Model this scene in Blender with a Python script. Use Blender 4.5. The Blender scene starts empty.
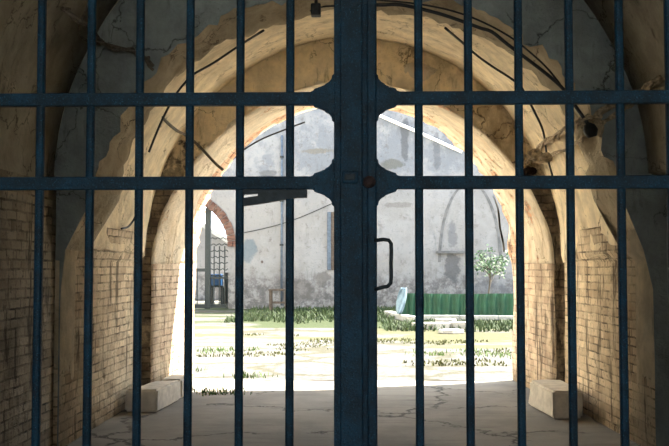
import bpy, bmesh, math, random
from mathutils import Vector, Euler, noise
from mathutils.bvhtree import BVHTree
random.seed(7)
PI = math.pi
SC = bpy.context.scene
COL = SC.collection

# ---------------- camera, world, sun, exposure ----------------
EYE = Vector((0, 0, 1.3))
cd = bpy.data.cameras.new('camera'); cam = bpy.data.objects.new('camera', cd); COL.objects.link(cam)
cd.lens = 50; cd.sensor_width = 36; cd.clip_end = 300
cam.location = EYE
cam.rotation_euler = Euler((math.radians(92.77), 0, math.radians(1.57)))
cd.dof.use_dof = False
SC.camera = cam

W = bpy.data.worlds.new('world'); SC.world = W; W.use_nodes = True
bg = W.node_tree.nodes['Background']
bg.inputs[0].default_value = (0.74, 0.87, 1.0, 1); bg.inputs[1].default_value = 3.7

sd = bpy.data.lights.new('sun', 'SUN'); sun = bpy.data.objects.new('sun', sd); COL.objects.link(sun)
sd.energy = 34.0; sd.angle = math.radians(0.6); sd.color = (1.0, 0.93, 0.80)
SUN_DIR = Vector((-0.82, -0.37, -1.0))
sun.rotation_euler = SUN_DIR.to_track_quat('-Z', 'Y').to_euler()
sun.location = (12, 20, 20)

SC.view_settings.view_transform = 'Standard'
SC.view_settings.look = 'None'
SC.view_settings.exposure = 0.42
SC.view_settings.gamma = 1
SC.view_settings.use_curve_mapping = False

RM = cam.rotation_euler.to_matrix()
def at(px, py, Y):
    """the world point at depth Y that the photograph shows at a pixel"""
    d = RM @ Vector(((px-334.5)/929, (223-py)/929, -1))
    return EYE + d*(Y/d.y)

# ---------------- helpers ----------------
def tag(o, label=None, cat=None, group=None, kind=None):
    if label: o['label'] = label
    if cat: o['category'] = cat
    if group: o['group'] = group
    if kind: o['kind'] = kind
    return o

def empty(name, loc=(0, 0, 0)):
    o = bpy.data.objects.new(name, None); COL.objects.link(o); o.location = loc
    o.empty_display_size = .1
    return o

def mk(name, verts, faces, mat, parent=None, smooth=False, uvs=None):
    me = bpy.data.meshes.new(name)
    me.from_pydata([tuple(v) for v in verts], [], faces)
    if uvs is not None:
        lay = me.uv_layers.new(name='UVMap')
        for p in me.polygons:
            for li, vi in zip(p.loop_indices, p.vertices):
                lay.data[li].uv = uvs[vi]
    if smooth:
        for p in me.polygons: p.use_smooth = True
    me.validate(); me.update()
    me.materials.append(mat)
    o = bpy.data.objects.new(name, me); COL.objects.link(o)
    if parent:
        o.parent = parent
        o.matrix_parent_inverse = parent.matrix_world.inverted() if False else o.matrix_parent_inverse
        pl = Vector(parent.location)
        q = parent.parent
        while q: pl += Vector(q.location); q = q.parent
        o.data.transform(__import__('mathutils').Matrix.Translation(-pl))
    return o

class MB:
    def __init__(s): s.v = []; s.f = []
    def add(s, vs, fs):
        b = len(s.v); s.v += [Vector(v) for v in vs]; s.f += [tuple(b+i for i in f) for f in fs]; return s
    def box(s, a, b):
        x0, y0, z0 = a; x1, y1, z1 = b
        vs = [(x0,y0,z0),(x1,y0,z0),(x1,y1,z0),(x0,y1,z0),(x0,y0,z1),(x1,y0,z1),(x1,y1,z1),(x0,y1,z1)]
        return s.add(vs, [(0,3,2,1),(4,5,6,7),(0,1,5,4),(1,2,6,5),(2,3,7,6),(3,0,4,7)])
    def bevbox(s, a, b, r=.003, seg=2):
        bm = bmesh.new(); bmesh.ops.create_cube(bm, size=1)
        for v in bm.verts:
            v.co = Vector([a[i]+(v.co[i]+.5)*(b[i]-a[i]) for i in range(3)])
        bmesh.ops.bevel(bm, geom=bm.edges[:], offset=r, segments=seg, affect='EDGES', profile=.5)
        bm.verts.index_update()
        s.add([v.co.copy() for v in bm.verts], [[v.index for v in f.verts] for f in bm.faces]); bm.free()
        return s
    def prism(s, pts, y0, y1):
        """polygon of (x, z) points, counter-clockwise seen from -Y, extruded from y0 to y1"""
        n = len(pts)
        vs = [(p[0], y0, p[1]) for p in pts]+[(p[0], y1, p[1]) for p in pts]
        fs = [tuple(range(n)), tuple(range(2*n-1, n-1, -1))]
        fs += [((i+1) % n, i, i+n, (i+1) % n+n) for i in range(n)]
        return s.add(vs, fs)
    def tube(s, pts, r, n=10, cap=True):
        pts = [Vector(p) for p in pts]; m = len(pts); up = None; rings = []
        for i, p in enumerate(pts):
            t = (pts[min(i+1, m-1)]-pts[max(i-1, 0)]).normalized()
            if up is None:
                up = t.orthogonal().normalized()
            up = (up-t*up.dot(t)).normalized(); w = t.cross(up)
            rr = r[i] if isinstance(r, (list, tuple)) else r
            rings.append([p+(up*math.cos(2*PI*k/n)+w*math.sin(2*PI*k/n))*rr for k in range(n)])
        vs = [v for ring in rings for v in ring]; fs = []
        for i in range(m-1):
            for k in range(n):
                a = i*n+k; b = i*n+(k+1) % n; fs.append((a, b, b+n, a+n))
        if cap: fs += [tuple(range(n-1, -1, -1)), tuple(range((m-1)*n, m*n))]
        return s.add(vs, fs)
    def build(s, name, mat, parent=None, smooth=False):
        return mk(name, s.v, s.f, mat, parent, smooth)

def spline(pts, k=6):
    """Catmull-Rom through points"""
    pts = [Vector(p) for p in pts]
    if len(pts) < 3: return pts
    P = [2*pts[0]-pts[1]]+pts+[2*pts[-1]-pts[-2]]; out = []
    for i in range(1, len(P)-2):
        for j in range(k):
            t = j/k; a, b, c, d = P[i-1:i+3]
            out.append(.5*((2*b)+(c-a)*t+(2*a-5*b+4*c-d)*t*t+(3*b-3*c+d-a)*t**3))
    out.append(pts[-1]); return out

# ---------------- materials ----------------
class NT:
    def __init__(s, name):
        s.m = bpy.data.materials.new(name); s.m.use_nodes = True
        s.t = s.m.node_tree; s.b = s.t.nodes['Principled BSDF']
        s.b.inputs['Roughness'].default_value = .9
        s.b.inputs['Specular IOR Level'].default_value = .2
    def n(s, typ, **kw):
        nd = s.t.nodes.new(typ)
        for k, v in kw.items(): setattr(nd, k, v)
        return nd
    def put(s, sock, v):
        if v is None: return
        if hasattr(v, 'is_output'): s.t.links.new(v, sock)
        else:
            if isinstance(v, (tuple, list)) and len(v) == 3 and sock.type == 'RGBA': v = (*v, 1)
            sock.default_value = v
    def coord(s, which='Object', scale=(1,1,1), rot=(0,0,0), loc=(0,0,0)):
        c = s.n('ShaderNodeTexCoord'); mp = s.n('ShaderNodeMapping')
        s.put(mp.inputs[0], c.outputs[which]); mp.inputs['Scale'].default_value = scale
        mp.inputs['Rotation'].default_value = rot; mp.inputs['Location'].default_value = loc
        return mp.outputs[0]
    def noise(s, vec, scale, detail=5, rough=.6, col=False, dist=0):
        nd = s.n('ShaderNodeTexNoise'); s.put(nd.inputs['Vector'], vec)
        nd.inputs['Scale'].default_value = scale; nd.inputs['Detail'].default_value = detail
        nd.inputs['Roughness'].default_value = rough; nd.inputs['Distortion'].default_value = dist
        return nd.outputs['Color' if col else 'Fac']
    def math(s, op, a, b=0.0, c=0.0, clamp=False):
        nd = s.n('ShaderNodeMath', operation=op, use_clamp=clamp)
        s.put(nd.inputs[0], a); s.put(nd.inputs[1], b); s.put(nd.inputs[2], c); return nd.outputs[0]
    def mix(s, f, a, b, mode='MIX'):
        nd = s.n('ShaderNodeMix', data_type='RGBA', blend_type=mode)
        s.put(nd.inputs[0], f); s.put(nd.inputs[6], a); s.put(nd.inputs[7], b); return nd.outputs[2]
    def step(s, v, lo, hi, a=0.0, b=1.0):
        nd = s.n('ShaderNodeMapRange'); nd.interpolation_type = 'SMOOTHSTEP'
        s.put(nd.inputs[0], v); nd.inputs[1].default_value = lo; nd.inputs[2].default_value = hi
        nd.inputs[3].default_value = a; nd.inputs[4].default_value = b; return nd.outputs[0]
    def xyz(s, vec):
        nd = s.n('ShaderNodeSeparateXYZ'); s.put(nd.inputs[0], vec); return nd.outputs
    def comb(s, x, y, z=0.0):
        nd = s.n('ShaderNodeCombineXYZ'); s.put(nd.inputs[0], x); s.put(nd.inputs[1], y); s.put(nd.inputs[2], z)
        return nd.outputs[0]
    def bump(s, h, strength=.5, dist=.02):
        nd = s.n('ShaderNodeBump'); nd.inputs['Strength'].default_value = strength
        nd.inputs['Distance'].default_value = dist; s.put(nd.inputs['Height'], h)
        s.put(s.b.inputs['Normal'], nd.outputs[0]); return nd
    def base(s, c): s.put(s.b.inputs['Base Color'], c)

def plain(name, col, rough=.7, metal=0, nscale=8, var=.25, bump=.2, spec=.3):
    m = NT(name); v = m.coord(); f = m.noise(v, nscale, 6, .65)
    m.base(m.mix(m.step(f, .3, .7), tuple(c*(1-var) for c in col), tuple(min(1, c*(1+var)) for c in col)))
    m.b.inputs['Roughness'].default_value = rough; m.b.inputs['Metallic'].default_value = metal
    m.b.inputs['Specular IOR Level'].default_value = spec
    if bump: m.bump(m.noise(v, nscale*6, 5, .7), bump, .004)
    return m.m

def masonry(name, mode, plaster=(.62,.5,.33), brickA=(.40,.25,.15), brickB=(.56,.42,.26), mortar=(.30,.25,.18),
            zline=None, keep=.55, bw=.24, bh=.075, stain=(.22,.16,.09), stain_amt=.5, near_y=None, extra=None):
    """bricks with worn plaster over them; mode says which way the courses run"""
    m = NT(name)
    o = m.coord(); X, Y, Z = m.xyz(o)
    if mode == 'uv':
        uv = m.coord('UV'); U, V, _ = m.xyz(uv)
    elif mode == 'side': U, V = Y, Z
    else: U, V = X, Z
    wob = m.noise(o, 6.5, 5, .65, col=True)
    wv = m.n('ShaderNodeVectorMath', operation='MULTIPLY_ADD')
    m.put(wv.inputs[0], wob); wv.inputs[1].default_value = (.05, .026, 0); m.put(wv.inputs[2], m.comb(U, V))
    bt = m.n('ShaderNodeTexBrick'); m.put(bt.inputs['Vector'], wv.outputs[0])
    bt.inputs['Color1'].default_value = (0, 0, 0, 1); bt.inputs['Color2'].default_value = (1, 1, 1, 1)
    bt.inputs['Mortar'].default_value = (.5, .5, .5, 1)
    bt.inputs['Scale'].default_value = 1; bt.inputs['Mortar Size'].default_value = .008
    bt.inputs['Mortar Smooth'].default_value = .4
    bt.inputs['Brick Width'].default_value = bw; bt.inputs['Row Height'].default_value = bh
    fine = m.noise(o, 22, 6, .7); mid = m.noise(o, 5.5, 6, .65); big = m.noise(o, 1.1, 4, .6)
    bc = m.mix(bt.outputs['Color'], brickA, brickB)
    bc = m.mix(m.step(mid, .42, .68, 0, .75), bc, tuple(.6*c+.4*p for c, p in zip(brickB, plaster)))
    bc = m.mix(m.step(fine, .52, .70, 0, .55), bc, tuple(c*.35 for c in brickA))
    worn = m.noise(o, 2.3, 6, .7)
    dark_joint = m.mix(m.step(mid, .42, .58), tuple(c*.4 for c in mortar), tuple(.5*c+.5*b for c, b in zip(mortar, brickB)))
    bc = m.mix(m.math('MULTIPLY', bt.outputs['Fac'], m.step(worn, .36, .56, 1, .5)), bc, dark_joint)
    pit = m.noise(o, 9.5, 7, .72)
    bc = m.mix(m.step(pit, .57, .66, 0, .75), bc, tuple(c*.28 for c in brickA))
    bc = m.mix(m.step(worn, .50, .66, 0, .55), bc, tuple(c*.85 for c in plaster))
    bc = m.mix(m.step(m.noise(o, 1.3, 5, .6), .52, .66, 0, .55), bc, tuple(c*.5 for c in brickA))
    gouge = m.noise(m.coord('Object', (4, 4, .8), loc=(7, 1, 3)), 1.9, 7, .7)
    bc = m.mix(m.step(gouge, .545, .63, 0, .85), bc, tuple(c*.25 for c in brickA))
    # plaster
    pc = m.mix(m.step(mid, .3, .72), tuple(c*.78 for c in plaster), tuple(min(1, c*1.12) for c in plaster))
    stretch = m.noise(m.coord('Object', (1, 1, .45)), 1.9, 7, .68)
    pc = m.mix(m.step(stretch, .50, .72, 0, stain_amt), pc, stain)
    pc = m.mix(m.step(fine, .62, .72, 0, .45), pc, tuple(c*.35 for c in stain))
    vor = m.n('ShaderNodeTexVoronoi', feature='DISTANCE_TO_EDGE'); m.put(vor.inputs['Vector'], wv.outputs[0])
    vv = m.n('ShaderNodeVectorMath', operation='MULTIPLY_ADD')
    m.put(vv.inputs[0], m.noise(o, 2.5, 5, .6, col=True)); vv.inputs[1].default_value = (.6, .6, .6); m.put(vv.inputs[2], o)
    m.put(vor.inputs['Vector'], vv.outputs[0]); vor.inputs['Scale'].default_value = 1.6
    crack = m.math('MULTIPLY', m.step(vor.outputs['Distance'], .0, .012, 1, 0), m.step(big, .45, .55))
    pc = m.mix(m.math('MULTIPLY', crack, .7), pc, tuple(c*.3 for c in stain))
    drip = m.noise(m.coord('Object', (5, 5, .9), loc=(2, 4, 1)), 1.4, 7, .7)
    pc = m.mix(m.step(drip, .56, .70, 0, stain_amt), pc, tuple(c*.55 for c in stain))
    # where the plaster is still on
    patch = m.math('ADD', m.math('MULTIPLY', m.noise(o, 1.7, 8, .72), 1.0), m.math('MULTIPLY', mid, .35))
    if zline is not None:
        lift = m.math('MULTIPLY', m.math('SUBTRACT', Z, zline), .55)
        lift = m.math('MINIMUM', m.math('MAXIMUM', lift, -.28), .5)
        patch = m.math('ADD', patch, lift)
    if near_y is not None:
        patch = m.math('SUBTRACT', patch, m.math('MULTIPLY', m.step(Y, near_y-.6, near_y-.1, 0, .85), m.step(X, .0, .5, 1, .15)))
    if extra is not None:   # plaster still on the jamb, above its broken foot
        e = m.math('MULTIPLY', m.step(Y, extra, extra+.08, 1, 0), m.step(m.math('ADD', Z, m.math('MULTIPLY', mid, .8)), .75, .95, 0, 1))
        patch = m.math('ADD', patch, m.math('MULTIPLY', e, 1.0))
    mask = m.step(patch, keep+.1, keep+.17)
    m.base(m.mix(mask, bc, pc))
    h = m.math('ADD', m.math('MULTIPLY', m.math('SUBTRACT', 1.0, bt.outputs['Fac']), m.math('SUBTRACT', 1.0, mask)), m.math('MULTIPLY', mask, 1.6))
    h = m.math('ADD', h, m.math('MULTIPLY', fine, .9)); h = m.math('ADD', h, m.math('MULTIPLY', mid, 1.2))
    h = m.math('SUBTRACT', h, crack)
    m.bump(h, .9, .022)
    m.b.inputs['Roughness'].default_value = .95
    return m.m

CREAM = (.88, .74, .51)
M = {}
M['wall1'] = masonry('passage_brick', 'side', (.72,.60,.41), (.52,.38,.24), (.82,.66,.44), (.26,.2,.14), zline=1.85, keep=.90, bw=.20, bh=.066, extra=6.95)
M['wall2'] = masonry('reveal_brick', 'side', CREAM, (.50,.35,.24), (.70,.55,.39), (.36,.28,.2), zline=1.6, keep=.90, bw=.22, bh=.068)
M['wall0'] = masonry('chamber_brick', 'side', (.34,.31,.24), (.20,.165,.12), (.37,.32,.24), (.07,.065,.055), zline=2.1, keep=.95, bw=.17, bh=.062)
M['vault1'] = masonry('vault_plaster', 'uv', CREAM, (.50,.33,.19), (.62,.46,.28), (.4,.32,.2), keep=-1, stain=(.50,.36,.19), stain_amt=.55)
M['vault2'] = masonry('outer_vault_plaster', 'uv', (.68,.575,.42), (.60,.29,.16), (.80,.54,.34), (.74,.6,.42), keep=.42, near_y=10.9, bw=.22, bh=.07, stain=(.5,.34,.18))
M['jut'] = masonry('shaded_step_face', 'face', (.86,.69,.44), (.11,.08,.06), (.17,.13,.09), (.08,.065,.05), zline=1.75, keep=.84, stain=(.27,.18,.09), stain_amt=.7)  # brick darkened to paint in the shade on this inward-facing step
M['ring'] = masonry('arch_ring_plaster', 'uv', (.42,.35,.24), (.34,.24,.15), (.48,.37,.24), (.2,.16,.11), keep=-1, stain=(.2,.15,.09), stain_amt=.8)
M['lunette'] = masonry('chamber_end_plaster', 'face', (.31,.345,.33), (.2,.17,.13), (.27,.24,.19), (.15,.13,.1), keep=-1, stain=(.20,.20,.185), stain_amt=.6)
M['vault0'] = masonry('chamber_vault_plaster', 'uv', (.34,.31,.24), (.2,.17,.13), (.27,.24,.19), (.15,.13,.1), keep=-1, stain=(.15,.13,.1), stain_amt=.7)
M['facade'] = masonry('facade_plaster', 'face', (.86,.80,.68), keep=-1, stain=(.6,.5,.36))

# concrete floor inside
def floor_mat(name, colA, colB, crackc, sc=1.0):
    m = NT(name); o = m.coord()
    big = m.noise(o, .8*sc, 6, .65); st = m.noise(m.coord('Object', (.5, 2.2, 1)), 2.2, 7, .7); fine = m.noise(o, 30, 5, .7)
    c = m.mix(m.step(big, .35, .65), colA, colB)
    c = m.mix(m.step(st, .5, .72, 0, .6), c, tuple(x*.6 for x in colA))
    c = m.mix(m.step(fine, .55, .75, 0, .35), c, tuple(x*.5 for x in colA))
    vv = m.n('ShaderNodeVectorMath', operation='MULTIPLY_ADD')
    m.put(vv.inputs[0], m.noise(o, 2.2, 6, .65, col=True)); vv.inputs[1].default_value = (.9, .9, 0); m.put(vv.inputs[2], o)
    vor = m.n('ShaderNodeTexVoronoi', feature='DISTANCE_TO_EDGE'); m.put(vor.inputs['Vector'], vv.outputs[0]); vor.inputs['Scale'].default_value = .75
    crack = m.step(vor.outputs['Distance'], .004, .022, 1, 0)
    crack = m.math('MULTIPLY', crack, m.step(big, .42, .5))
    c = m.mix(m.math('MULTIPLY', crack, .85), c, crackc)
    m.base(c)
    h = m.math('ADD', m.math('MULTIPLY', st, 1.0), m.math('MULTIPLY', fine, .25)); h = m.math('SUBTRACT', h, crack)
    m.bump(h, .5, .02); m.b.inputs['Roughness'].default_value = .85
    return m.m
M['floor'] = floor_mat('worn_concrete', (.175,.160,.138), (.255,.236,.204), (.035,.032,.026))

def court_mat():
    m = NT('courtyard_ground'); o = m.coord(); X, Y, Z = m.xyz(o)
    st = m.noise(m.coord('Object', (.35, 1.0, 1)), .9, 6, .62); fine = m.noise(o, 12, 6, .7)
    con = m.mix(m.step(fine, .35, .7), (.090,.087,.082), (.038,.036,.034))
    vv = m.n('ShaderNodeVectorMath', operation='MULTIPLY_ADD')
    m.put(vv.inputs[0], m.noise(o, 1.6, 6, .65, col=True)); vv.inputs[1].default_value = (1.1, 1.1, 0); m.put(vv.inputs[2], m.coord('Object', (.55, 1, 1)))
    vor = m.n('ShaderNodeTexVoronoi', feature='DISTANCE_TO_EDGE'); m.put(vor.inputs['Vector'], vv.outputs[0]); vor.inputs['Scale'].default_value = .8
    crack = m.step(vor.outputs['Distance'], .015, .075, 1, 0)
    con = m.mix(m.math('MULTIPLY', crack, .85), con, (.035,.033,.018))
    dry = m.mix(m.step(fine, .4, .6), (.040,.042,.016), (.062,.058,.030))
    # soil and dry grass take over away from the building, more so on the right
    f = m.math('ADD', st, m.step(Y, 12.5, 19, -.12, .16))
    f = m.math('ADD', f, m.step(X, -1.5, 2.0, -.08, .05))
    c = m.mix(m.step(f, .57, .66), con, dry)
    g = m.math('ADD', st, m.step(Y, 19, 21.5, -.4, .55))
    g = m.math('ADD', g, m.step(X, -3.0, -1.5, -.5, 0))
    c = m.mix(m.step(g, .5, .62), c, (.022,.031,.010))
    # unseen pale ground at both sides, added to bounce sun into the vaults
    side = m.math('SUBTRACT', m.math('ABSOLUTE', m.math('ADD', X, m.math('MULTIPLY', Y, .0))), m.math('MULTIPLY', Y, .19))
    side = m.math('ADD', side, m.math('MULTIPLY', m.math('SUBTRACT', st, .5), .6))
    c = m.mix(m.step(side, .45, .75), c, m.mix(m.step(fine, .35, .7), (.86,.82,.74), (.74,.70,.62)))
    m.base(c); m.bump(m.math('SUBTRACT', fine, crack), .4, .02)
    return m.m
M['court'] = court_mat()

# far wall: peeling whitewash
def farwall_mat():
    m = NT('peeling_whitewash'); o = m.coord(); X, Y, Z = m.xyz(o)
    n1 = m.noise(o, .9, 8, .7); n2 = m.noise(o, 4, 8, .75); n3 = m.noise(m.coord('Object', (2.2, 1, .5), loc=(3, 0, 1)), 1.2, 7, .7)
    up = m.step(Z, 3.2, 4.6)
    c = m.mix(up, (.83,.79,.75), (.60,.62,.66))
    c = m.mix(m.step(n1, .47, .60, 0, .8), c, (.95,.92,.90))
    c = m.mix(m.step(n3, .55, .70, 0, .55), c, (.42,.42,.42))
    c = m.mix(m.step(n2, .54, .64, 0, .55), c, (.46,.42,.38))
    c = m.mix(m.step(m.noise(o, 9, 6, .7), .58, .68, 0, .5), c, (.34,.32,.30))
    low = m.math('MULTIPLY', m.step(m.math('ADD', Z, m.math('MULTIPLY', n1, 1.2)), 1.3, 2.0, 1, 0), m.step(n2, .42, .56))
    c = m.mix(m.math('MULTIPLY', low, .8), c, (.30,.28,.27))
    wn = m.noise(o, 2.6, 6, .7)
    def blob(px, py, rx, rz, col, amt=.8):
        nonlocal c
        p = at(px, py, FY)
        dx = m.math('DIVIDE', m.math('SUBTRACT', X, p.x), rx/31); dz = m.math('DIVIDE', m.math('SUBTRACT', Z, p.z), rz/31)
        d = m.math('SQRT', m.math('ADD', m.math('MULTIPLY', dx, dx), m.math('MULTIPLY', dz, dz)))
        d = m.math('ADD', d, m.math('MULTIPLY', m.math('SUBTRACT', wn, .5), 2.2))
        c = m.mix(m.step(d, .7, 1.1, amt, 0), c, col)
    blob(453, 268, 9, 17, (.25,.25,.26), .75); blob(452, 236, 6, 14, (.36,.37,.40), .6)
    blob(405, 140, 4, 24, (.25,.25,.26), .7); blob(437, 150, 4, 18, (.32,.33,.36), .6)
    blob(392, 164, 14, 5, (.30,.28,.20), .6); blob(318, 151, 20, 3, (.52,.46,.36), .7)
    blob(285, 150, 6, 40, (.45,.47,.5), .5); blob(268, 174, 10, 4, (.28,.28,.28), .6)
    blob(248, 252, 8, 12, (.36,.48,.55), .7); blob(262, 262, 1.2, 1.5, (.25,.15,.12), .9)
    blob(322, 278, 8, 8, (.42,.38,.34), .7); blob(297, 292, 22, 10, (.42,.38,.34), .6)
    blob(398, 205, 16, 3, (.45,.42,.38), .5); blob(492, 290, 20, 8, (.5,.5,.52), .5)
    c = m.mix(1.0, c, (.187,.197,.217), 'MULTIPLY')
    m.base(c); m.bump(m.math('ADD', n2, n1), .6, .05); m.b.inputs['Roughness'].default_value = .95
    return m.m
FY = 29.5
M['far'] = farwall_mat()

def gate_mat():
    m = NT('blue_gate_paint'); o = m.coord()
    n = m.noise(o, 16, 6, .7); f = m.noise(o, 190, 3, .6)
    c = m.mix(m.step(n, .35, .7), (.0010,.009,.017), (.002,.027,.053))
    c = m.mix(m.step(f, .52, .66, 0, .75), c, (.002,.008,.014))
    c = m.mix(m.step(m.noise(o, 260, 2, .5), .60, .72, 0, .5), c, (.02,.11,.18))
    c = m.mix(m.step(m.noise(o, 9, 8, .75), .66, .74, 0, .7), c, (.05,.025,.015))
    m.base(c); m.b.inputs['Roughness'].default_value = .5; m.b.inputs['Specular IOR Level'].default_value = .16
    m.bump(m.math('ADD', f, m.math('MULTIPLY', n, 2)), .8, .003)
    return m.m
M['gate'] = gate_mat()
M['iron'] = plain('dark_iron', (.012,.018,.022), .5, .3, 60, .4, .4)
M['rust'] = plain('rusty_iron', (.022,.012,.011), .8, .2, 60, .5, .5)
M['cable_black'] = plain('black_cable', (.012,.012,.012), .5, 0, 10, .2, 0)
M['cable_grey'] = plain('dusty_cable', (.13,.11,.085), .8, 0, 40, .5, .3)
M['cable_pale'] = plain('old_plaster_cable', (.38,.30,.20), .9, 0, 30, .5, .6)
M['stone'] = plain('cut_limestone', (.56,.51,.43), .92, 0, 9, .16, .6)
M['green'] = plain('green_sheet', (.007,.042,.022), .55, 0, 3, .25, .1)
M['cloth'] = plain('pale_cloth', (.12,.17,.21), .9, 0, 9, .2, .3)
M['kerb'] = plain('white_kerb', (.24,.24,.235), .9, 0, 4, .15, .3)
M['slab'] = plain('white_slab', (.22,.215,.205), .9, 0, 6, .15, .3)
M['wood'] = plain('old_wood', (.055,.043,.035), .85, 0, 14, .35, .3)
M['bluepaint'] = plain('faded_blue_paint', (.06,.08,.11), .8, 0, 8, .3, .2)
M['relief'] = plain('weathered_relief', (.085,.088,.095), .9, 0, 4, .3, .3)
M['archbrick'] = masonry('red_arch_brick', 'face', (.14,.11,.10), (.07,.032,.026), (.12,.065,.05), (.09,.075,.07), keep=1.2, bw=.3, bh=.09)
M['bluebox'] = plain('blue_plastic', (.006,.045,.13), .5, 0, 5, .15, 0)
M['bark'] = plain('bark', (.06,.05,.038), .9, 0, 30, .3, .4)
M['leaf'] = plain('leaf', (.018,.05,.014), .6, 0, 12, .4, 0)
M['grass'] = plain('grass_blade', (.020,.036,.010), .7, 0, 3, .45, 0)
M['drygrass'] = plain('dry_grass_blade', (.055,.062,.020), .8, 0, 3, .35, 0)
M['pipe_white'] = plain('white_pipe', (.92,.92,.90), .5, 0, 5, .05, 0)
M['roof'] = plain('grey_roof', (.33,.33,.31), .8, 0, 4, .15, .2)
M['lampmetal'] = plain('dark_lamp_metal', (.03,.03,.03), .6, .4, 20, .3, .1)

# ---------------- the building: passage profiles ----------------
XC = -.08
NA = 96
def arch_profile(hw_l, hw_r, a, b, cz, n=2.0, corbel=None):
    """(x, z) from the left foot over the crown to the right foot"""
    pts = []
    zs = [0, .3, .6, .9, 1.15]
    L = [(-hw_l, z) for z in zs]; R = [(hw_r, z) for z in zs]
    if corbel: L += [(-hw_l, corbel[0]), (-corbel[1], corbel[2])]; R += [(hw_r, corbel[0]), (corbel[1], corbel[2])]
    else: L += [(-hw_l, cz)]; R += [(hw_r, cz)]
    if not corbel: L += [(-hw_l, cz+.001)]; R += [(hw_r, cz+.001)]
    arc = []
    t0 = math.asin(min(1, max(0, (corbel[2]-cz)/b)**(n/2))) if corbel else 0
    for i in range(1, NA):
        t = PI-t0-(PI-2*t0)*i/NA
        c, s = math.cos(t), math.sin(t)
        arc.append((a*math.copysign(abs(c)**(2/n), c), cz+b*abs(s)**(2/n)))
    return L+arc+R[::-1]
PR0L = arch_profile(2.10, 2.34, 2.12, 2.15, 1.9)       # front chamber
PRA = [(x+.05, z) for x, z in arch_profile(2.11, 2.09, 1.86, 1.70, 1.60, 2.15, corbel=(1.43, 1.86, 1.84))]
PRV = arch_profile(2.075, 2.055, 2.05, 1.98, 1.43)
PRA2 = [(x*.985, z-.02 if z > 1.5 else z) for x, z in PRA]
PRC = arch_profile(2.10, 2.06, 2.04, 2.22, 1.35)
PRD = arch_profile(1.985, 1.985, 1.985, 1.83, 1.34, 1.8)
PRE = arch_profile(1.86, 1.85, 1.855, 1.87, 1.36)
NP = len(PRA)

def lerp(p, q, t): return [(a[0]+(b[0]-a[0])*t, a[1]+(b[1]-a[1])*t) for a, b in zip(p, q)]
SHELL = []
def loft(name, rings, mat, i0=0, i1=None, jit=None, kind='structure', thick=.25, flip=False):
    """rings: list of (y, profile); builds the strip between profile indices i0..i1"""
    i1 = NP-1 if i1 is None else i1
    n = i1-i0+1; vs = []; uv = []; fs = []
    for r, (y, pr) in enumerate(rings):
        s = 0; prev = None
        for k in range(i0, i1+1):
            x, z = pr[k]; p = Vector((x+XC, y, z))
            if prev is not None: s += (p-prev).length
            prev = p.copy()
            j = jit(r, k, p) if jit else None
            if j: p = p+j
            p.z = max(p.z, 0) if z > 0 else p.z
            vs.append(p); uv.append((y if len(rings) > 1 else 0, s))
    for r in range(len(rings)-1):
        for k in range(n-1):
            a = r*n+k; f = (a, a+1, a+n+1, a+n)
            fs.append(f)
    if flip: fs = [f[::-1] for f in fs]
    SHELL.append((vs, fs))
    o = mk(name, vs, fs, mat, smooth=True, uvs=[(u, v) for u, v in uv])
    if thick:
        sm = o.modifiers.new('thickness', 'SOLIDIFY'); sm.thickness = thick; sm.offset = -1 if flip else 1
        sm.use_even_offset = False
    tag(o, kind=kind); return o
def nz(p, s, seed=0): return noise.noise(Vector((p.x*s+seed, p.y*s, p.z*s)))
def rough(amp, s=3, only=None):
    def f(r, k, p):
        if only is not None and r not in only: return None
        if p.z < .01: return None
        c = Vector((XC, p.y, 1.4)); d = (p-c); d.y = 0; d.normalize()
        return d*(amp*(nz(p, s)+.5*nz(p, s*3, 5)+.35*nz(p, s*9, 9)))+Vector((0, amp*.7*nz(p, s*2, 3), 0))
    return f
KW = 6   # last index of the straight wall
KS = 7
def span(y0, p0, y1, p1, n): return [(y0+(y1-y0)*i/n, lerp(p0, p1, i/n)) for i in range(n+1)]

# front chamber; its camera side of the gate is added to limit light
ys = [-4, -1, 2, 4, 5, 5.8, 6.6]
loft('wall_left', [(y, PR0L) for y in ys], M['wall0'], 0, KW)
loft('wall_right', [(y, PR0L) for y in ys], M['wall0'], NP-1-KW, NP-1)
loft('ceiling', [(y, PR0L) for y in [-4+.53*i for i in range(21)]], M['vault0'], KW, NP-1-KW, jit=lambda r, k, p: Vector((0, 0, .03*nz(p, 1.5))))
# end face of the chamber (around the arch ring)
def face_between(name, y0, pin, y1, pout, mat, n=3, amp=.0, i0=0, i1=None):
    rings = [(y0+(y1-y0)*i/n, lerp(pout, pin, i/n)) for i in range(n+1)]
    return loft(name, rings, mat, i0, i1, thick=0, jit=(rough(amp) if amp else None))
PRO = [(x*1.02, z*1.02) for x, z in PR0L]
def roughA(r, k, p):   # same jagged edge on the face and on the ring
    if p.z < .01: return None
    c = Vector((XC, p.y, 1.4)); d = (p-c); d.y = 0; d.normalize()
    q = Vector((p.x, 6.6, p.z)); amp = .075 if p.z > 1.3 else .012
    return d*(amp*(.5*nz(q, 3)+.7*nz(q, 9, 5)+.6*nz(q, 22, 9)))
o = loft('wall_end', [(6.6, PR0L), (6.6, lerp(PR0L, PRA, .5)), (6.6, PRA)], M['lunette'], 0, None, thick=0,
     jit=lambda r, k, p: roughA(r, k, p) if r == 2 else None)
# arch ring
def ringA(r, k, p):
    if r == 0: return roughA(r, k, p)
    return rough(.06, 5)(r, k, p)
loft('trim_1', [(6.6, PRA), (6.68, PRA), (6.85, lerp(PRA, PRA2, .5)), (6.98, PRA2), (7.10, PRA2), (7.16, lerp(PRA2, PRV, .5)), (7.15, [(x*1.02, z*1.01) for x, z in PRV])], M['ring'], KW-1, NP-KW, jit=ringA, thick=0)
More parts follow.
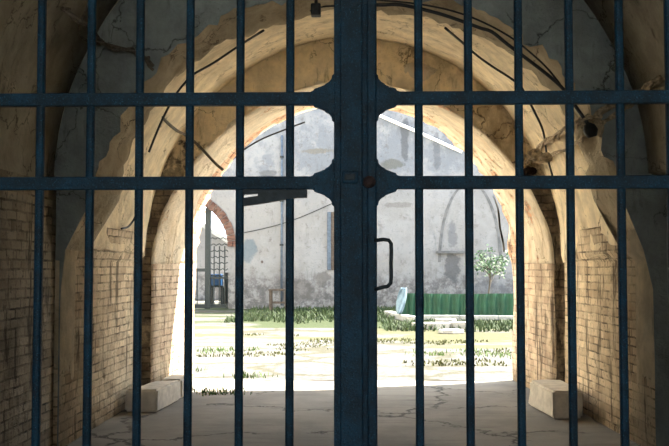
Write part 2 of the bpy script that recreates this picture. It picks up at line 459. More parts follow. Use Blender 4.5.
# section of lit passage
R1 = span(6.6, PRA, 9.0, PRC, 12)
R1 = [(y, p) for y, p in R1 if y >= 7.2]
R1 = [(6.6, PRA)]+R1
R1w = [(6.6, arch_profile(2.07, 2.14, 2.06, 2.2, 1.35)), (7.8, arch_profile(2.085, 2.10, 2.05, 2.2, 1.35)), (9.1, PRC)]
loft('wall_left', R1w, M['wall1'], 0, KS+3, jit=rough(.012, 2.5, (1,)))
loft('wall_right', R1w, M['wall1'], NP-1-KS-3, NP-1, jit=rough(.012, 2.5, (1,)))
loft('ceiling', span(7.0, PRV, 9.08, PRC, 11), M['vault1'], KW, NP-1-KW, jit=rough(.02, 1.6))
# step face with a rounded upper edge, then the outer ring
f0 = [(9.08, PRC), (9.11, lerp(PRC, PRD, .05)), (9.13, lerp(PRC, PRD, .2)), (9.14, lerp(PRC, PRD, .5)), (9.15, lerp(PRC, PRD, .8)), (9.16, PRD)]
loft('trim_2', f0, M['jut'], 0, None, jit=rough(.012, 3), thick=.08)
R2 = span(9.16, PRD, 10.9, PRE, 9)
def jE(r, k, p):
    if p.z < .01: return None
    c = Vector((XC, p.y, 1.4)); d = (p-c); d.y = 0; d.normalize()
    amp = .012+(.045 if r == 9 else 0)
    return d*amp*(nz(p, 4)+.6*nz(p, 13, 4))
loft('wall_left', R2, M['wall2'], 0, KW, jit=jE, thick=.3)
loft('wall_right', R2, M['wall2'], NP-1-KW, NP-1, jit=jE, thick=.3)
loft('ceiling', R2, M['vault2'], KW, NP-1-KW, jit=jE, thick=.3)
# facade towards the courtyard (its opening follows the arch)
def slab_with_hole(name, y0, y1, pr, ext, top, mat, mscale=1.0):
    pr = [(x*mscale+XC, z) for x, z in pr]; n = len(pr); vs = []; fs = []
    out = []
    for i, (x, z) in enumerate(pr):
        if i <= KW: out.append((-ext, z*top/pr[KW][1]))
        elif i >= n-1-KW: out.append((ext, z*top/pr[KW][1]))
        else:
            out.append((-ext+2*ext*(i-KW)/(n-1-2*KW), top))
    for y in (y0, y1):
        for (x, z) in pr: vs.append((x, y, z))
        for (x, z) in out: vs.append((x, y, z))
    for i in range(n-1):
        fs.append((i, i+1, n+i+1, n+i)); fs.append((2*n+i, 3*n+i, 3*n+i+1, 2*n+i+1))
        fs.append((i, 2*n+i, 2*n+i+1, i+1)); fs.append((n+i, n+i+1, 3*n+i+1, 3*n+i))
    o = mk(name, vs, fs, mat); tag(o, kind='structure'); return o
slab_with_hole('wall_court_side', 10.62, 10.93, PRE, 12, 7.5, M['facade'], 1.022)
mb = MB().box((-12, -4.6, 5.0), (12, 11.0, 5.3)); tag(mb.build('ceiling_roof_slab', M['facade']), kind='structure')
mb = MB().box((-12, -4.6, 0), (-11.7, 10.6, 5)); tag(mb.build('wall_outer_left', M['facade']), kind='structure')
mb = MB().box((11.7, -4.6, 0), (12, 10.6, 5)); tag(mb.build('wall_outer_right', M['facade']), kind='structure')
# wall that carries the gate, and an added, unseen back wall whose opening meters the light
def wall_open(name, y0, y1, x0, x1, ztop, mat, ext=4.0, H=5.0):
    mb = MB().box((-ext, y0, 0), (x0, y1, H)).box((x1, y0, 0), (ext, y1, H)).box((x0, y0, ztop), (x1, y1, H))
    tag(mb.build(name, mat), kind='structure')
GX0, GX1 = -1.13, 1.03
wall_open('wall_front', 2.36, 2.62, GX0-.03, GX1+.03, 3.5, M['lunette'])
wall_open('wall_light_block', -4.6, -4.2, -2.1, 2.3, 4.0, M['lunette'], 12)
# floor and ground
mb = MB()
nx, ny = 30, 60; vs = []; fs = []
for j in range(ny+1):
    for i in range(nx+1):
        x = -2.6+5.2*i/nx; y = -4.6+15.6*j/ny
        vs.append((x, y, .012*nz(Vector((x, y, 0)), 1.2)-.004))
for j in range(ny):
    for i in range(nx):
        a = j*(nx+1)+i; fs.append((a, a+1, a+nx+2, a+nx+1))
tag(mk('floor', vs, fs, M['floor'], smooth=True), kind='structure')
vs = []; fs = []; nx, ny = 40, 60
for j in range(ny+1):
    for i in range(nx+1):
        x = -16+32*i/nx; y = 10.85+25*j/ny
        vs.append((x, y, .02*nz(Vector((x, y, 0)), .5)-.008))
for j in range(ny):
    for i in range(nx):
        a = j*(nx+1)+i; fs.append((a, a+1, a+nx+2, a+nx+1))
tag(mk('floor_courtyard', vs, fs, M['court'], smooth=True), kind='structure')
mb = MB().box((-40, -30, -.3), (40, 60, -.05)); tag(mb.build('floor_earth', M['facade']), kind='structure')

# ---------------- far wall with an archway on its left ----------------
ac = at(181, 247, FY); AR = 1.52; ax = ac.x; az = ac.z
def far_wall():
    # wall body with a round-headed opening
    arc = [(ax-AR, 0)]+[(ax-AR*math.cos(PI*i/24), az+AR*math.sin(PI*i/24)) for i in range(25)]+[(ax+AR, 0)]
    H = 7.6; n = len(arc); out = []
    for i, (x, z) in enumerate(arc):
        if i == 0: out.append((-18, 0))
        elif i == n-1: out.append((18, 0))
        elif i == 1: out.append((-18, H))
        elif i == n-2: out.append((18, H))
        else: out.append((ax-6+12*(i-1)/(n-3), H))
    vs = []; fs = []
    for y in (FY, FY+.9):
        vs += [(x, y, z) for x, z in arc]+[(x, y, z) for x, z in out]
    for i in range(n-1):
        fs += [(i, i+1, n+i+1, n+i), (2*n+i, 3*n+i, 3*n+i+1, 2*n+i+1), (i, 2*n+i, 2*n+i+1, i+1), (n+i, n+i+1, 3*n+i+1, 3*n+i)]
    tag(mk('wall_far', vs, fs, M['far']), kind='structure')
far_wall()
tag(MB().box((-7.2, 12.5, 0), (-6.7, FY, 6.5)).build('wall_court_bounce', M['facade']), kind='structure')  # unseen pale wall, added to bounce sunlight into the passage
# brick ring around the far archway
mb = MB()
for i in range(26):
    a0 = PI*i/26+.008; a1 = PI*(i+1)/26-.008; r0 = AR-.02; r1 = AR+.24+.02*random.random()
    mb.prism([(ax-r0*math.cos(a0), az+r0*math.sin(a0)), (ax-r0*math.cos(a1), az+r0*math.sin(a1)),
              (ax-r1*math.cos(a1), az+r1*math.sin(a1)), (ax-r1*math.cos(a0), az+r1*math.sin(a0))], FY-.05, FY+.3)
tag(mb.build('trim_3', M['archbrick']), kind='structure')
# yard behind the archway: a gable end and low wall
mb = MB().box((ax-7, 40, 0), (ax+5, 40.4, 2.6)); tag(mb.build('wall_yard', M['far']), kind='structure')
hz = at(206, 222, 38); hb = empty('outbuilding', (hz.x-1.6, 38, 0))
tag(hb, 'pale outbuilding with a grey gabled roof behind the brick archway', 'building')
MB().prism([(hz.x-4.3, 0), (hz.x+1.1, 0), (hz.x+1.1, 2.2), (hz.x-1.6, 3.9), (hz.x-4.3, 2.2)], 38, 39.8).build('wall', M['far'], hb)
mb = MB()
mb.prism([(hz.x-1.6, 3.9), (hz.x+1.5, 1.95), (hz.x+1.5, 2.13), (hz.x-1.6, 4.1)], 37.7, 39.9)
mb.prism([(hz.x-4.7, 1.95), (hz.x-1.6, 3.9), (hz.x-1.6, 4.1), (hz.x-4.7, 2.13)], 37.7, 39.9)
mb.build('roof', M['roof'], hb)
# grille gate standing in the far archway
def far_gate():
    g = empty('archway_grille', (ax, FY+.3, 0))
    tag(g, 'dark iron grille gate standing in the distant brick archway', 'gate')
    y = FY+.25
    x1 = ax+AR-.06; p = at(208, 300, FY+.3).x; x0 = ax-AR+.06
    zr = at(205, 270, y).z
    mb = MB(); mb.box((p-.09, y-.06, 0), (p+.09, y+.06, az+AR*.83)).build('post', M['iron'], g)
    mb = MB(); mb.box((x0, y-.04, zr-.05), (p-.09, y+.04, zr+.05)).build('rail', M['iron'], g)
    mb = MB(); mb.box((x0, y-.04, .02), (x1, y+.04, .14)).build('rail', M['iron'], g)
    mb = MB(); mb.box((p+.09, y-.04, .95), (x1, y+.04, 1.02)).build('rail', M['iron'], g)
    mb = MB()
    for i in range(7):
        z = 1.05+.2*i
        xx = ax+math.sqrt(max(.05, AR*AR-max(0, z-az)**2))-.05
        n = 10; mb.tube([(p+.09+(xx-p-.09)*k/n, y, z+.03*math.sin(k*1.9+i)) for k in range(n+1)], .017, 5)
    mb.build('wire_mesh', M['iron'], g)
    k = 0; x = p+.2
    while x < x1-.02:
        MB().box((x-.018, y-.02, .14), (x+.018, y+.02, min(az+.9, 2.0))).build('upright', M['iron'], g); x += .17
    x = x0+.2
    while x < p-.1:
        MB().box((x-.015, y-.02, .14), (x+.015, y+.02, zr-.05)).build('upright', M['iron'], g); x += .25
far_gate()
bp = at(217, 281, FY+1.1)
b = empty('blue_crate', (bp.x, FY+1.2, 0)); tag(b, 'bright blue crate on a dark stand behind the distant grille', 'crate')
MB().bevbox((bp.x-.2, FY+1.0, .72), (bp.x+.16, FY+1.4, 1.1), .02).build('crate_body', M['bluebox'], b)
MB().bevbox((bp.x-.26, FY+.95, .66), (bp.x+.22, FY+1.45, .72), .01).build('stand', M['iron'], b)
for sx in (-.2, .16):
    for sy in (1.0, 1.4): MB().box((bp.x+sx-.03, FY+sy-.03, 0), (bp.x+sx+.03, FY+sy+.03, .66)).build('leg', M['iron'], b)
cp = at(231, 283, FY+1.3)
c = empty('metal_cabinet', (cp.x, FY+1.5, 0)); tag(c, 'dark metal cabinet behind the distant grille beside the blue crate', 'cabinet')
MB().bevbox((cp.x-.2, FY+1.3, .12), (cp.x+.3, FY+1.8, 1.15), .015).build('cabinet_body', M['lampmetal'], c)
MB().bevbox((cp.x-.17, FY+1.27, .18), (cp.x+.27, FY+1.3, 1.08), .005).build('door', M['iron'], c)
for sx in (-.17, .25): MB().box((cp.x+sx-.02, FY+1.35, 0), (cp.x+sx+.02, FY+1.75, .12)).build('foot', M['iron'], c)

# things on the far wall
a = at(282, 195, FY); bpt = at(284, 306, FY)
d = empty('drainpipe', (a.x+.02, FY, 0)); tag(d, 'faded blue-grey drainpipe on the white wall left of the gate post', 'pipe')
MB().tube([(a.x, FY-.09, a.z+1.9), (a.x, FY-.09, .12)], .035, 12).build('pipe', M['bluepaint'], d, True)
for z in (.6, 2.0, 3.4, 4.8): MB().tube([(a.x, FY-.09, z), (a.x, FY-.09, z+.06)], .065, 12).build('bracket', M['iron'], d)
s = empty('shutter', (at(331, 240, FY).x, FY, at(331, 270, FY).z)); tag(s, 'narrow faded blue wooden shutter beside a dark slit in the white wall', 'shutter')
x = at(331, 240, FY).x; z0 = at(331, 270, FY).z; z1 = at(331, 212, FY).z
MB().bevbox((x-.12, FY-.07, z0), (x+.0, FY-.005, z1), .01).build('shutter_board', M['bluepaint'], s)
MB().bevbox((x+.0, FY-.05, z0), (x+.14, FY-.005, z1), .01).build('frame', M['wood'], s)
# sloping white pipe on the far wall
q0 = at(330, 92, FY-.09); q1 = at(462, 152, FY-.09)
d = MB().tube(spline([q0, q0.lerp(q1, .35)+Vector((0, 0, -.03)), q0.lerp(q1, .7)+Vector((0, 0, .0)), q1]), .05, 8).build('conduit_pipe', M['pipe_white'], smooth=True)
tag(d, 'thin bright white pipe sloping down across the upper far wall', 'pipe')
# thin cable sagging across the wall
q0 = at(243, 233, FY-.1); q1 = at(333, 203, FY-.1)
d = MB().tube([q0.lerp(q1, i/12)+Vector((0, 0, -.12*math.sin(PI*i/12))) for i in range(13)], .014, 6).build('wall_cable', M['cable_black'])
tag(d, 'thin dark cable stretched across the white wall left of the gate post', 'cable')
# pointed blind arch in slight relief
def blind_arch():
    pa = at(470, 182, FY); pl = at(438, 262, FY); pr = at(502, 262, FY); mb = MB()
    for side in (-1, 1):
        e = pl if side < 0 else pr; pts = []
        for i in range(13):
            t = i/12; x = e.x+(pa.x-e.x)*(1-math.cos(t*PI/2)); z = e.z+(pa.z-e.z)*math.sin(t*PI/2)
            pts.append((x, z))
        for i in range(12):
            (xa, za), (xb, zb) = pts[i], pts[i+1]; w = .09*(-side)
            P4 = [(xa, za), (xb, zb), (xb+w, zb), (xa+w, za)] if side > 0 else [(xa, za), (xa+w, za), (xb+w, zb), (xb, zb)]
            mb.prism(P4, FY-.022, FY+.02)
    p = at(436, 250, FY); q = at(465, 255, FY); mb.box((p.x, FY-.12, q.z+.05), (q.x, FY, q.z+.13))
    tag(mb.build('trim_4', M['relief']), kind='structure')
blind_arch()
# wooden trestle frame by the wall
x0 = at(270.5, 300, 27.5).x; x1 = at(286, 300, 27.5).x; zt = at(278, 289, 27.5).z
t = empty('wooden_stand', ((x0+x1)/2, 27.6, 0)); tag(t, 'small brown wooden stand on the grass against the white wall', 'stand')
for xx in (x0, x1):
    for yy in (27.4, 27.8): MB().box((xx-.03, yy-.03, 0), (xx+.03, yy+.03, zt)).build('leg', M['wood'], t)
MB().bevbox((x0-.05, 27.35, zt-.05), (x1+.05, 27.85, zt), .005).build('top', M['wood'], t)
MB().box((x0, 27.39, .25), (x1, 27.42, .30)).build('crossbar', M['wood'], t)
MB().box((x0, 27.78, .25), (x1, 27.81, .30)).build('crossbar', M['wood'], t)

# green corrugated fence with kerb
def green_fence():
    Y = 23.6; x0 = at(399, 300, Y).x; x1 = 9.0; z0 = at(450, 319, Y).z; z1 = at(450, 293.5, Y).z
    z0 = max(z0, .06)
    g = empty('corrugated_fence', (x0, Y, 0)); tag(g, 'low green corrugated metal fence along a white kerb', 'fence')
    vs = []; fs = []; n = 0; x = x0; i = 0
    xs = []
    while x < x1:
        ph = (i % 4); xs.append((x, Y+(-.035 if ph in (1, 2) else .02))); x += (.06 if ph in (0, 2) else .055); i += 1
    for xx, yy in xs:
        vs += [(xx, yy, z0), (xx, yy, z1+.02*noise.noise(Vector((xx*.6, 0, 0)))), ]
    for k in range(len(xs)-1): fs.append((2*k, 2*k+2, 2*k+3, 2*k+1))
    o = mk('sheet', vs, fs, M['green'], g)
    sm = o.modifiers.new('t', 'SOLIDIFY'); sm.thickness = .004
    for xx in (x0+.05, x0+2.0, x0+4.0, x0+6.0): MB().box((xx-.03, Y+.04, 0), (xx+.03, Y+.10, z1-.03)).build('post', M['iron'], g)
    MB().box((x0, Y+.03, z1-.14), (x1, Y+.045, z1-.1)).build('rail', M['iron'], g)
    k = MB(); x = x0+.5
    while x < x1:
        L = .9+random.random()*.3; k.bevbox((x, Y-.3, 0), (min(x+L, x1), Y-.12, .10+random.random()*.03), .015); x += L+.012
    o = k.build('kerb', M['kerb']); tag(o, 'long white kerb at the foot of the green fence', 'kerb')
green_fence()
# kerb that bends away to the left of the fence
pts = [at(388, 313, 25.5), at(396, 319, 24.3), at(409, 324, 22.9), at(418, 326, 22.4)]
mb = MB()
for a, b in zip(pts, pts[1:]):
    a = Vector((a.x, a.y, 0)); b = Vector((b.x, b.y, 0)); d = (b-a).normalized(); n = Vector((-d.y, d.x, 0))*.11
    vs = [a-n, b-n, b+n, a+n]; vs = vs+[v+Vector((0, 0, .13)) for v in vs]
    mb.add(vs, [(0,3,2,1),(4,5,6,7),(0,1,5,4),(1,2,6,5),(2,3,7,6),(3,0,4,7)])
tag(mb.build('kerb', M['kerb']), 'short white kerb curving away from the left end of the green fence', 'kerb')
# cloth hung on the end of the fence
def cloth():
    Y = 23.5; a = at(400, 290, Y); vs = []; fs = []; nx, nz_ = 8, 12
    for j in range(nz_+1):
        v = j/nz_
        w = .12*math.sin(PI*(.12+.8*v))**.7+.03
        for i in range(nx+1):
            u = i/nx-.5
            vs.append((a.x+.02+u*2*w*.8+.08*(1-v)-.06*v, Y-.06-.06*math.sin(u*7+v*3)-.10*(1-abs(u)*1.5)*v, a.z+.06-(a.z-.02)*v*.9))
    for j in range(nz_):
        for i in range(nx): k = j*(nx+1)+i; fs.append((k, k+nx+1, k+nx+2, k+1))
    o = mk('cloth', vs, fs, M['cloth'], smooth=True); s = o.modifiers.new('t', 'SOLIDIFY'); s.thickness = .012
    tag(o, 'pale blue cloth hung over the left end of the green fence', 'cloth')
cloth()
# broken slabs on the grass
def broken_slab(px, py, w, dpt, h, rot, label, base=0.0):
    p = at(px, py, 1208/(py-268)); random.seed(int(px)); n = 7; pts = []
    for i in range(n):
        t = 2*PI*i/n; r = .8+.35*random.random()
        pts.append((w*r*math.cos(t), dpt*r*math.sin(t)))
    vs = [(x, y, base) for x, y in pts]+[(x*.96, y*.96, base+h) for x, y in pts]
    fs = [tuple(range(n-1, -1, -1)), tuple(range(n, 2*n))]+[(i, (i+1) % n, (i+1) % n+n, i+n) for i in range(n)]
    o = mk('stone_slab', vs, fs, M['slab']); o.location = (p.x, p.y, .0); o.rotation_euler = (0, 0, rot)
    tag(o, label, 'slab', 'broken slabs on the grass')
broken_slab(434, 328, .48, .38, .12, .2, 'wide broken white slab on the grass before the green fence, left of the pile')
broken_slab(452, 332, .36, .26, .06, 1.2, 'flat white slab lying nearest in the grass before the green fence')
broken_slab(461, 328, .3, .28, .14, .6, 'thick white slab chunk at the right of the grass pile')
broken_slab(446, 326, .26, .25, .17, .9, 'tallest white slab chunk standing behind the others on the grass')

# young tree behind the fence
def tree():
    Y = 25.5; b = at(487.5, 300, Y); tp = at(491, 256, Y); t = empty('young_tree', (b.x, Y, 0))
    tag(t, 'small leafy tree growing behind the green fence', 'tree')
    mb = MB(); mb.tube(spline([(b.x, Y, -.02), (b.x+.02, Y, .5), (b.x+.08, Y+.02, 1.0), (tp.x-.02, Y, 1.35)]), [.035-.0012*i for i in range(19)], 7)
    tips = []
    for i in range(16):
        a = i*2.4; r = .25+.3*random.random(); z0 = .85+.5*random.random(); z1 = 1.15+.5*(i/15)+.1*random.random()
        p0 = Vector((b.x+.07, Y, z0)); p1 = Vector((b.x+.08+r*math.cos(a), Y+r*math.sin(a), z1))
        mb.tube([p0, p0.lerp(p1, .5)+Vector((0, 0, .05)), p1], [.014, .009, .005], 5); tips += [p0.lerp(p1, s) for s in (.6, .8, 1, 1.05)]
    mb.build('trunk', M['bark'], t)
    lf = MB()
    for p in tips:
        for _ in range(8):
            c = p+Vector([random.gauss(0, .06) for _ in range(3)]); u = Vector([random.gauss(0, 1) for _ in range(3)]).normalized()
            w = u.orthogonal().normalized(); L = .09; B = .028
            lf.add([c, c+u*L*.5+w*B, c+u*L, c+u*L*.5-w*B], [(0, 1, 2, 3)])
    lf.build('foliage', M['leaf'], t)
tree()

# grass
def blades(name, spots, h, mat, label, wd=.012):
    mb = MB()
    for x, y, s in spots:
        a = random.random()*PI; hh = h*s*(.6+.8*random.random()); dx, dy = math.cos(a)*wd*s, math.sin(a)*wd*s
        lx, ly = random.gauss(0, .35)*hh, random.gauss(0, .35)*hh
        mb.add([(x-dx, y-dy, -.01), (x+dx, y+dy, -.01), (x+lx*.4+dx*.6, y+ly*.4+dy*.6, hh*.6), (x+lx, y+ly, hh)], [(0, 1, 2, 3)])
    o = mb.build(name, mat); tag(o, label, 'grass', kind='stuff')
random.seed(3)
sp = []
while len(sp) < 9000:     # green strip before the far wall and fence
    x = random.uniform(-3.3, 6.5); y = random.uniform(19.2, 29.3)
    dens = .5+noise.noise(Vector((x*.6, y*.9, 0)))
    lim = 22.2 if x < .5 else 19.2
    if y < lim+.8*noise.noise(Vector((x, 0, 5))): continue
    if x > .8 and 22.2 < y < 23.75: continue
    if random.random() < dens+.25: sp.append((x, y, 1))
blades('grass', sp, .11, M['grass'], 'green grass growing along the far wall and fence', .02)
sp = []
while len(sp) < 2200:
    x = random.uniform(-2.6, 5.0); y = random.uniform(12.5, 20.5)
    v = noise.noise(Vector((x*.55, y*.75, 7)))+.25*noise.noise(Vector((x*2, y*2, 7)))
    if v > (.14 if x > 0 else .30): sp.append((x, y, 1))
blades('dry_grass', sp, .028, M['drygrass'], 'short dry yellowish grass between the concrete slabs of the courtyard', .014)
sp = []
for (px, py, n, r) in ((219, 393, 90, .17), (253, 376, 60, .15), (218, 350, 70, .25), (205, 352, 60, .3), (250, 350, 30, .15), (193, 370, 20, .1), (436, 354, 50, .2), (480, 352, 120, .4), (500, 355, 90, .3)):
    p = at(px, py, 1208/(py-268.))
    for _ in range(n): sp.append((p.x+random.gauss(0, r), p.y+random.gauss(0, r*.6), .7))
M['weed'] = plain('weed_leaf', (.050,.095,.020), .7, 0, 3, .35, 0)
blades('weeds', sp, .07, M['weed'], 'small green weeds sprouting from cracks in the sunlit ground', .012)

# ---------------- stone blocks in the passage ----------------
def stone_block(pts, h, label, seed, taper=.96):
    """hewn block from four ground points, rounded and irregular"""
    random.seed(seed)
    bm = bmesh.new(); c = sum((Vector((p[0], p[1], 0)) for p in pts), Vector())/4
    lo = [bm.verts.new((p[0], p[1], 0)) for p in pts]
    hi = [bm.verts.new((c.x+(p[0]-c.x)*taper, c.y+(p[1]-c.y)*taper, h)) for p in pts]
    bm.faces.new(lo[::-1]); bm.faces.new(hi)
    for i in range(4): j = (i+1) % 4; bm.faces.new((lo[i], lo[j], hi[j], hi[i]))
    bmesh.ops.bevel(bm, geom=bm.edges[:], offset=.018, segments=2, affect='EDGES')
    bmesh.ops.triangulate(bm, faces=bm.faces[:])
    bmesh.ops.subdivide_edges(bm, edges=bm.edges[:], cuts=3, use_grid_fill=True)
    for v in bm.verts:
        q = v.co.copy(); v.co += Vector((nz(q, 7, 1), nz(q, 7, 2), nz(q, 7, 3) if q.z > .03 else 0))*.010
        if v.co.z < .004: v.co.z = .0
    bm.verts.index_update()
    o = mk('stone_block', [v.co.copy() for v in bm.verts], [[v.index for v in f.verts] for f in bm.faces], M['stone'])
    bm.free(); tag(o, label, 'stone block', 'hewn stone blocks on the passage floor'); return o
stone_block([(-2.135, 8.42), (-1.83, 8.40), (-1.77, 9.22), (-2.0, 9.10)], .20, 'long pale stone block against the left brick wall', 1)
stone_block([(-2.0, 9.27), (-1.775, 9.28), (-1.74, 9.72), (-1.98, 9.72)], .19, 'short stone block behind the long left one, across a dark gap', 2)
stone_block([(1.66, 8.12), (1.93, 8.16), (1.93, 9.0), (1.60, 8.95)], .235, 'chunky pale stone block against the right brick wall', 3)

# ---------------- cables on the vaults ----------------
V, F = [], []
for vs, fs in SHELL:
    b0 = len(V); V += [tuple(v) for v in vs]; F += [tuple(b0+i for i in f) for f in fs]
TREE = BVHTree.FromPolygons(V, F)
def on_wall(px, py, off=.04):
    d = (at(px, py, 5)-EYE).normalized()
    h = TREE.ray_cast(EYE+d*4.0, d)
    p = h[0] if h[0] is not None else at(px, py, 9)
    return p+(h[1] if h[0] is not None and h[1].dot(d) < 0 else -h[1] if h[0] is not None else -d)*off
def wall_cable(pix, r, mat, label, off=.04, name='cable', depth=None, k=5, twist=0):
    pts = []
    for i, q in enumerate(pix):
        pts.append(at(q[0], q[1], q[2]) if len(q) == 3 else on_wall(q[0], q[1], off))
    pts = spline(pts, k); mb = MB(); mb.tube(pts, r, 8)
    if twist:
        for ph in range(twist):
            mb.tube([p+Vector((math.cos(i*.9+ph*2), math.sin(i*1.3+ph), math.sin(i*.9+ph*2)))*r*1.7 for i, p in enumerate(pts)], r*.7, 6)
    return tag(mb.build(name, mat, smooth=True), label, 'cable')
wall_cable([(50, 2), (68, 14), (82, 25), (90, 38), (97, 44), (115, 49), (137, 55), (148, 61), (156, 69)], .014, M['cable_grey'],
           'thick dusty cable drooping across the dark left vault to the arch edge', twist=1, off=.09)
wall_cable([(84, 0), (79, 12), (74, 25), (78, 36), (90, 40)], .010, M['cable_grey'], 'short cable branching off upwards from the left vault cable')
wall_cable([(262, 26), (238, 41), (211, 59), (190, 71), (182, 79), (172, 92), (161, 112), (153, 130), (145, 150)], .010, M['cable_black'],
           'black cable hanging over the lit cream vault on the left')
wall_cable([(156, 106, 7.9), (163, 118, 8.1), (176, 130, 8.6), (187, 136, 8.9), (200, 147, 9.0), (215, 163, 9.06), (223, 170, 9.1)], .014, M['cable_grey'],
           'brown dusty cable dropping from the left vault to the outer arch')
wall_cable([(131, 198), (133, 208), (130, 218), (124, 226), (117, 228)], .009, M['cable_black'], 'small black wire loop against the left wall plaster')
A1 = [(340, 3, 6.55), (377, 5, 6.52), (395, 4.5, 6.52), (412, 7, 6.52), (440, 14, 6.52), (461, 21, 6.52), (480, 28, 6.52), (492, 32, 6.52), (507, 44, 6.52), (527, 59, 6.52), (549, 76, 6.52), (564, 90, 6.52), (578, 110, 6.52), (588, 124, 6.5)]
wall_cable(A1, .013, M['cable_black'], 'thick black cable following the arch edge from the gate post to the right')
A2 = [(340, -4, 6.55), (377, 0, 6.53), (410, 3, 6.53), (440, 8, 6.53), (462, 14, 6.53), (480, 21, 6.53), (500, 31, 6.53), (520, 44, 6.53), (545, 66, 6.5), (560, 84, 6.5)]
wall_cable(A2, .007, M['cable_black'], 'thin dark wire just above the thick black arch cable')
wall_cable([(446, 23), (464, 38), (480, 52), (497, 64), (514, 75), (524, 83), (530, 94), (538, 109), (547, 129), (551, 154), (558, 180)], .010, M['cable_black'],
           'black cable hanging down over the lit cream vault on the right')
wall_cable([(310, 6), (322, 7, 6.55), (334, 6, 6.55), (345, 5, 6.55)], .006, M['cable_black'], 'short wire feeding the small lamp at the arch crown')
wall_cable([(497, 194), (498, 210), (500, 228), (503, 242), (508, 251)], .010, M['cable_black'], 'black wire loop hanging from the right edge of the outer arch', off=.05)
wall_cable([(195, 244, 10.88), (202, 206, 10.88), (216, 180, 10.88), (235, 157, 10.88), (258, 141, 10.88), (284, 130, 10.88), (305, 122, 10.88)], .010, M['cable_black'],
           'thin black wire strung just inside the brick edge of the outer arch on the left')
C1 = [(669, 78), (645, 90), (622, 102), (606, 110), (592, 117), (580, 124), (565, 132), (552, 139), (540, 150), (528, 163), (522, 170)]
wall_cable(C1, .016, M['cable_pale'], 'plaster-coated twisted cable running from the dark right wall onto the lit vault', twist=2)
C2 = [(669, 86), (640, 100), (612, 118), (596, 126), (584, 136), (574, 146), (560, 152), (547, 160), (535, 160), (524, 156)]
wall_cable(C2, .012, M['cable_pale'], 'second plaster-coated cable sagging just below the twisted one at right', twist=1)
# clumps of plaster where the cables meet
def clump(px, py, Y, r, label, mat):
    c = at(px, py, Y); bm = bmesh.new(); bmesh.ops.create_icosphere(bm, subdivisions=3, radius=r)
    for v in bm.verts: v.co *= 1+.45*noise.noise(v.co*(1.6/r)+Vector((px, py, 0))); v.co.x *= 1.2
    o = mk('plaster_clump', [v.co+c for v in bm.verts], [[v.index for v in f.verts] for f in bm.faces], mat, smooth=False) if (bm.verts.index_update() or True) else None
    bm.free(); tag(o, label, 'plaster')
clump(535, 155, 8.05, .055, 'ragged plaster clump where the two right cables meet', M['cable_pale'])
clump(546, 158, 7.95, .045, 'smaller plaster clump stuck to the lower right cable', M['cable_pale'])
c = at(590, 131, 6.45)
o = MB().tube([(c.x-.03, c.y-.03, c.z+.045), (c.x-.015, c.y-.03, c.z+.02), (c.x, c.y-.03, c.z-.01), (c.x+.01, c.y-.03, c.z-.045)], [.022, .045, .05, .03], 14).build('junction_box', M['lampmetal'], smooth=True)
tag(o, 'round dark junction box where the cables cross the right arch edge', 'junction box')
wall_cable([(579, 122, 6.5), (588, 118, 6.45), (598, 118, 6.42), (603, 127, 6.42), (600, 137, 6.42)], .010, M['cable_pale'], 'short pale cable loop around the dark junction box')
# rusty stub on the right wall
p = on_wall(526, 172, .06)
o = MB().tube([p+Vector((.12, .1, .02)), p, p+Vector((-.04, -.1, -.03))], [.045, .04, .03], 10).build('iron_stub', M['rust'])
tag(o, 'dark rusty iron stub at the lower end of the twisted cables', 'bracket')
# bracket at the dark right vault
p = at(632, 84, 6.4)
# small lamp at the crown of the arch
p = at(316, 9, 6.56)
l = empty('crown_lamp', (p.x, p.y, p.z)); tag(l, 'small dark lamp fixed at the crown of the arch', 'lamp')
MB().bevbox((p.x-.035, p.y-.05, p.z-.055), (p.x+.035, p.y+.03, p.z+.03), .008).build('lamp_housing', M['lampmetal'], l)
MB().tube([(p.x, p.y, p.z+.02), (p.x, p.y, p.z+.13)], .012, 8).build('lamp_stem', M['lampmetal'], l)

# ---------------- the gate: two leaves ----------------
GY = 2.46
def gx(px): return at(px, 268, GY).x
def gz(py): return at(340, py, GY).z
ZB, ZT = .16, 2.52
RAILS = [gz(99), gz(183), .30, 2.46]
LB = [38.5, 89.0, 138.2, 188.8, 239.5, 289.8]
RB = [419.3, 469.5, 520.2, 571.3, 622.2, 672.5]
def bar_mesh(x, z0, z1):
    mb = MB(); r = .0112
    # square bar with worn corners, set on edge a little
    pts = []
    n = 12
    for k in range(n):
        a = 2*PI*k/n; pts.append((r*math.copysign(abs(math.cos(a))**.75, math.cos(a)), r*math.copysign(abs(math.sin(a))**.75, math.sin(a))))
    vs = [(x+p[0], GY+p[1], z) for z in (z0, z1) for p in pts]
    fs = [(k, (k+1) % n, (k+1) % n+n, k+n) for k in range(n)]+[tuple(range(n-1, -1, -1)), tuple(range(n, 2*n))]
    return mb.add(vs, fs)
def gusset(xs, s, zc):
    """scalloped corner plates above and below a rail; s=-1 grows to the left"""
    k = 1/377.
    up = [(0, 24), (-2, 22.5), (-2.6, 19), (-5, 16), (-8.5, 14), (-9.5, 12.8), (-14, 11), (-19.5, 9.2), (-21, 7), (-24, 6)]
    up = [(0, -24)]+[(x, -z) for x, z in up[1:]]+[(x, z) for x, z in up[::-1]]
    pts = [(xs-s*x*k if s > 0 else xs+x*k, zc+z*k) for x, z in up]
    if s > 0: pts = pts[::-1]
    return pts
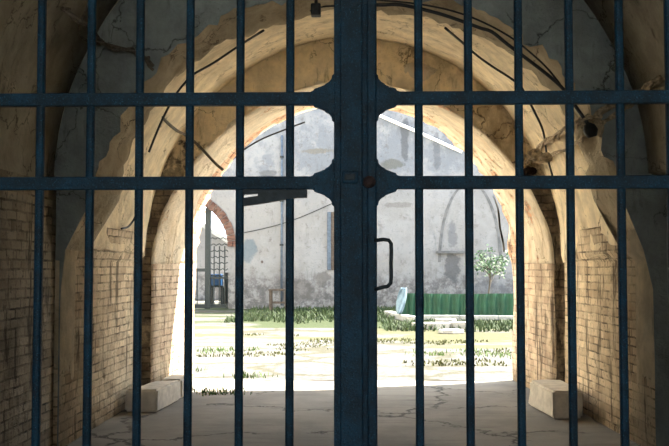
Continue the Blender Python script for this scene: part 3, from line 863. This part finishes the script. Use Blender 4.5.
def leaf(name, label, xa, xb, bars, side):
    """xa is the meeting edge, xb the hinge edge"""
    s = -1 if xb < xa else 1
    g = empty(name, (xb, GY, 0)); tag(g, label, 'gate', 'leaves of the blue barred gate')
    for b in bars: bar_mesh(gx(b), RAILS[2], RAILS[3]).build('bar', M['gate'], g)
    for i, z in enumerate(RAILS):
        h = .0172 if i < 2 else .025
        lo, hi = min(xa, xb), max(xa, xb)
        MB().bevbox((lo, GY-.014, z-h), (hi, GY+.010, z+h), .0025).build('rail', M['gate'], g)
    # hinge stile
    MB().bevbox((min(xb, xb-s*.045), GY-.02, ZB), (max(xb, xb-s*.045), GY+.02, ZT), .003).build('hinge_stile', M['gate'], g)
    for z in (.5, 2.15):
        MB().tube([(xb+s*.012, GY, z), (xb+s*.012, GY, z+.12)], .014, 12).build('hinge', M['iron'], g)
    for z in RAILS[:2]:
        MB().prism(gusset(xa, s, z), GY-.019, GY-.006).build('gusset', M['gate'], g)
    return g
xL = gx(334.2); xM = gx(364); xR = gx(376.2)
L = leaf('gate_leaf', 'left leaf of the blue iron gate, with the wide meeting plate and lock', xL, GX0, LB, -1)
MB().bevbox((xL, GY-.022, ZB), (gx(341.5), GY+.022, ZT), .002).build('meeting_stile', M['gate'], L)
MB().bevbox((gx(340.3), GY-.030, ZB), (gx(362.5), GY-.012, ZT), .003).build('meeting_plate', M['gate'], L)
lk = MB(); lk.bevbox((gx(342.5), GY-.042, gz(184.5)), (gx(358.5), GY-.029, gz(172.5)), .004)
lock = lk.build('lock_plate', M['gate'], L)
MB().bevbox((gx(345), GY-.046, gz(181.5)), (gx(355.5), GY-.041, gz(175.5)), .002).build('lock_cover', M['iron'], lock)
# slide bolt under the left rail
mb = MB()
mb.prism([(gx(243), gz(206)), (gx(262), gz(203.5)), (gx(285), gz(199.5)), (gx(294), gz(198.2)), (gx(307), gz(197.5)), (gx(307), gz(190)), (gx(258), gz(190)),
          (gx(258), gz(196)), (gx(243), gz(198))], GY-.012, GY+.012)
mb.prism([(gx(243), gz(194.5)), (gx(258), gz(193.5)), (gx(258), gz(190)), (gx(243), gz(190))], GY-.012, GY+.012)
mb.build('slide_bolt', M['iron'], L)
R = leaf('gate_leaf', 'right leaf of the blue iron gate, with the looped pull handle', xR, GX1, RB, 1)
MB().bevbox((gx(361.0), GY-.010, ZB), (gx(368.5), GY+.020, ZT), .002).build('meeting_stile', M['gate'], R)
MB().bevbox((gx(367.5), GY-.026, ZB), (xR, GY-.004, ZT), .003).build('cover_strip', M['gate'], R)
MB().bevbox((gx(370), GY-.020, ZB), (xR+.002, GY+.022, ZT), .002).build('edge_strip', M['gate'], R)
hp = [(374, 241), (383, 239.8), (388.5, 240.6), (390.8, 244), (391, 252), (390.6, 264), (390.8, 277), (390.2, 283), (387, 286.3), (382, 287), (374, 289.5)]
MB().tube([Vector((gx(a), GY-.03, gz(b))) for a, b in [(x, y) for x, y in hp]], .0052, 10).build('handle', M['iron'], R, True)
# rusty hasp between the leaves
c = (gx(369.5), gz(183))
MB().tube([(c[0], GY-.020, c[1]), (c[0], GY-.034, c[1]), (c[0], GY-.042, c[1])], [.017, .016, .008], 12).build('hasp', M['rust'], R)
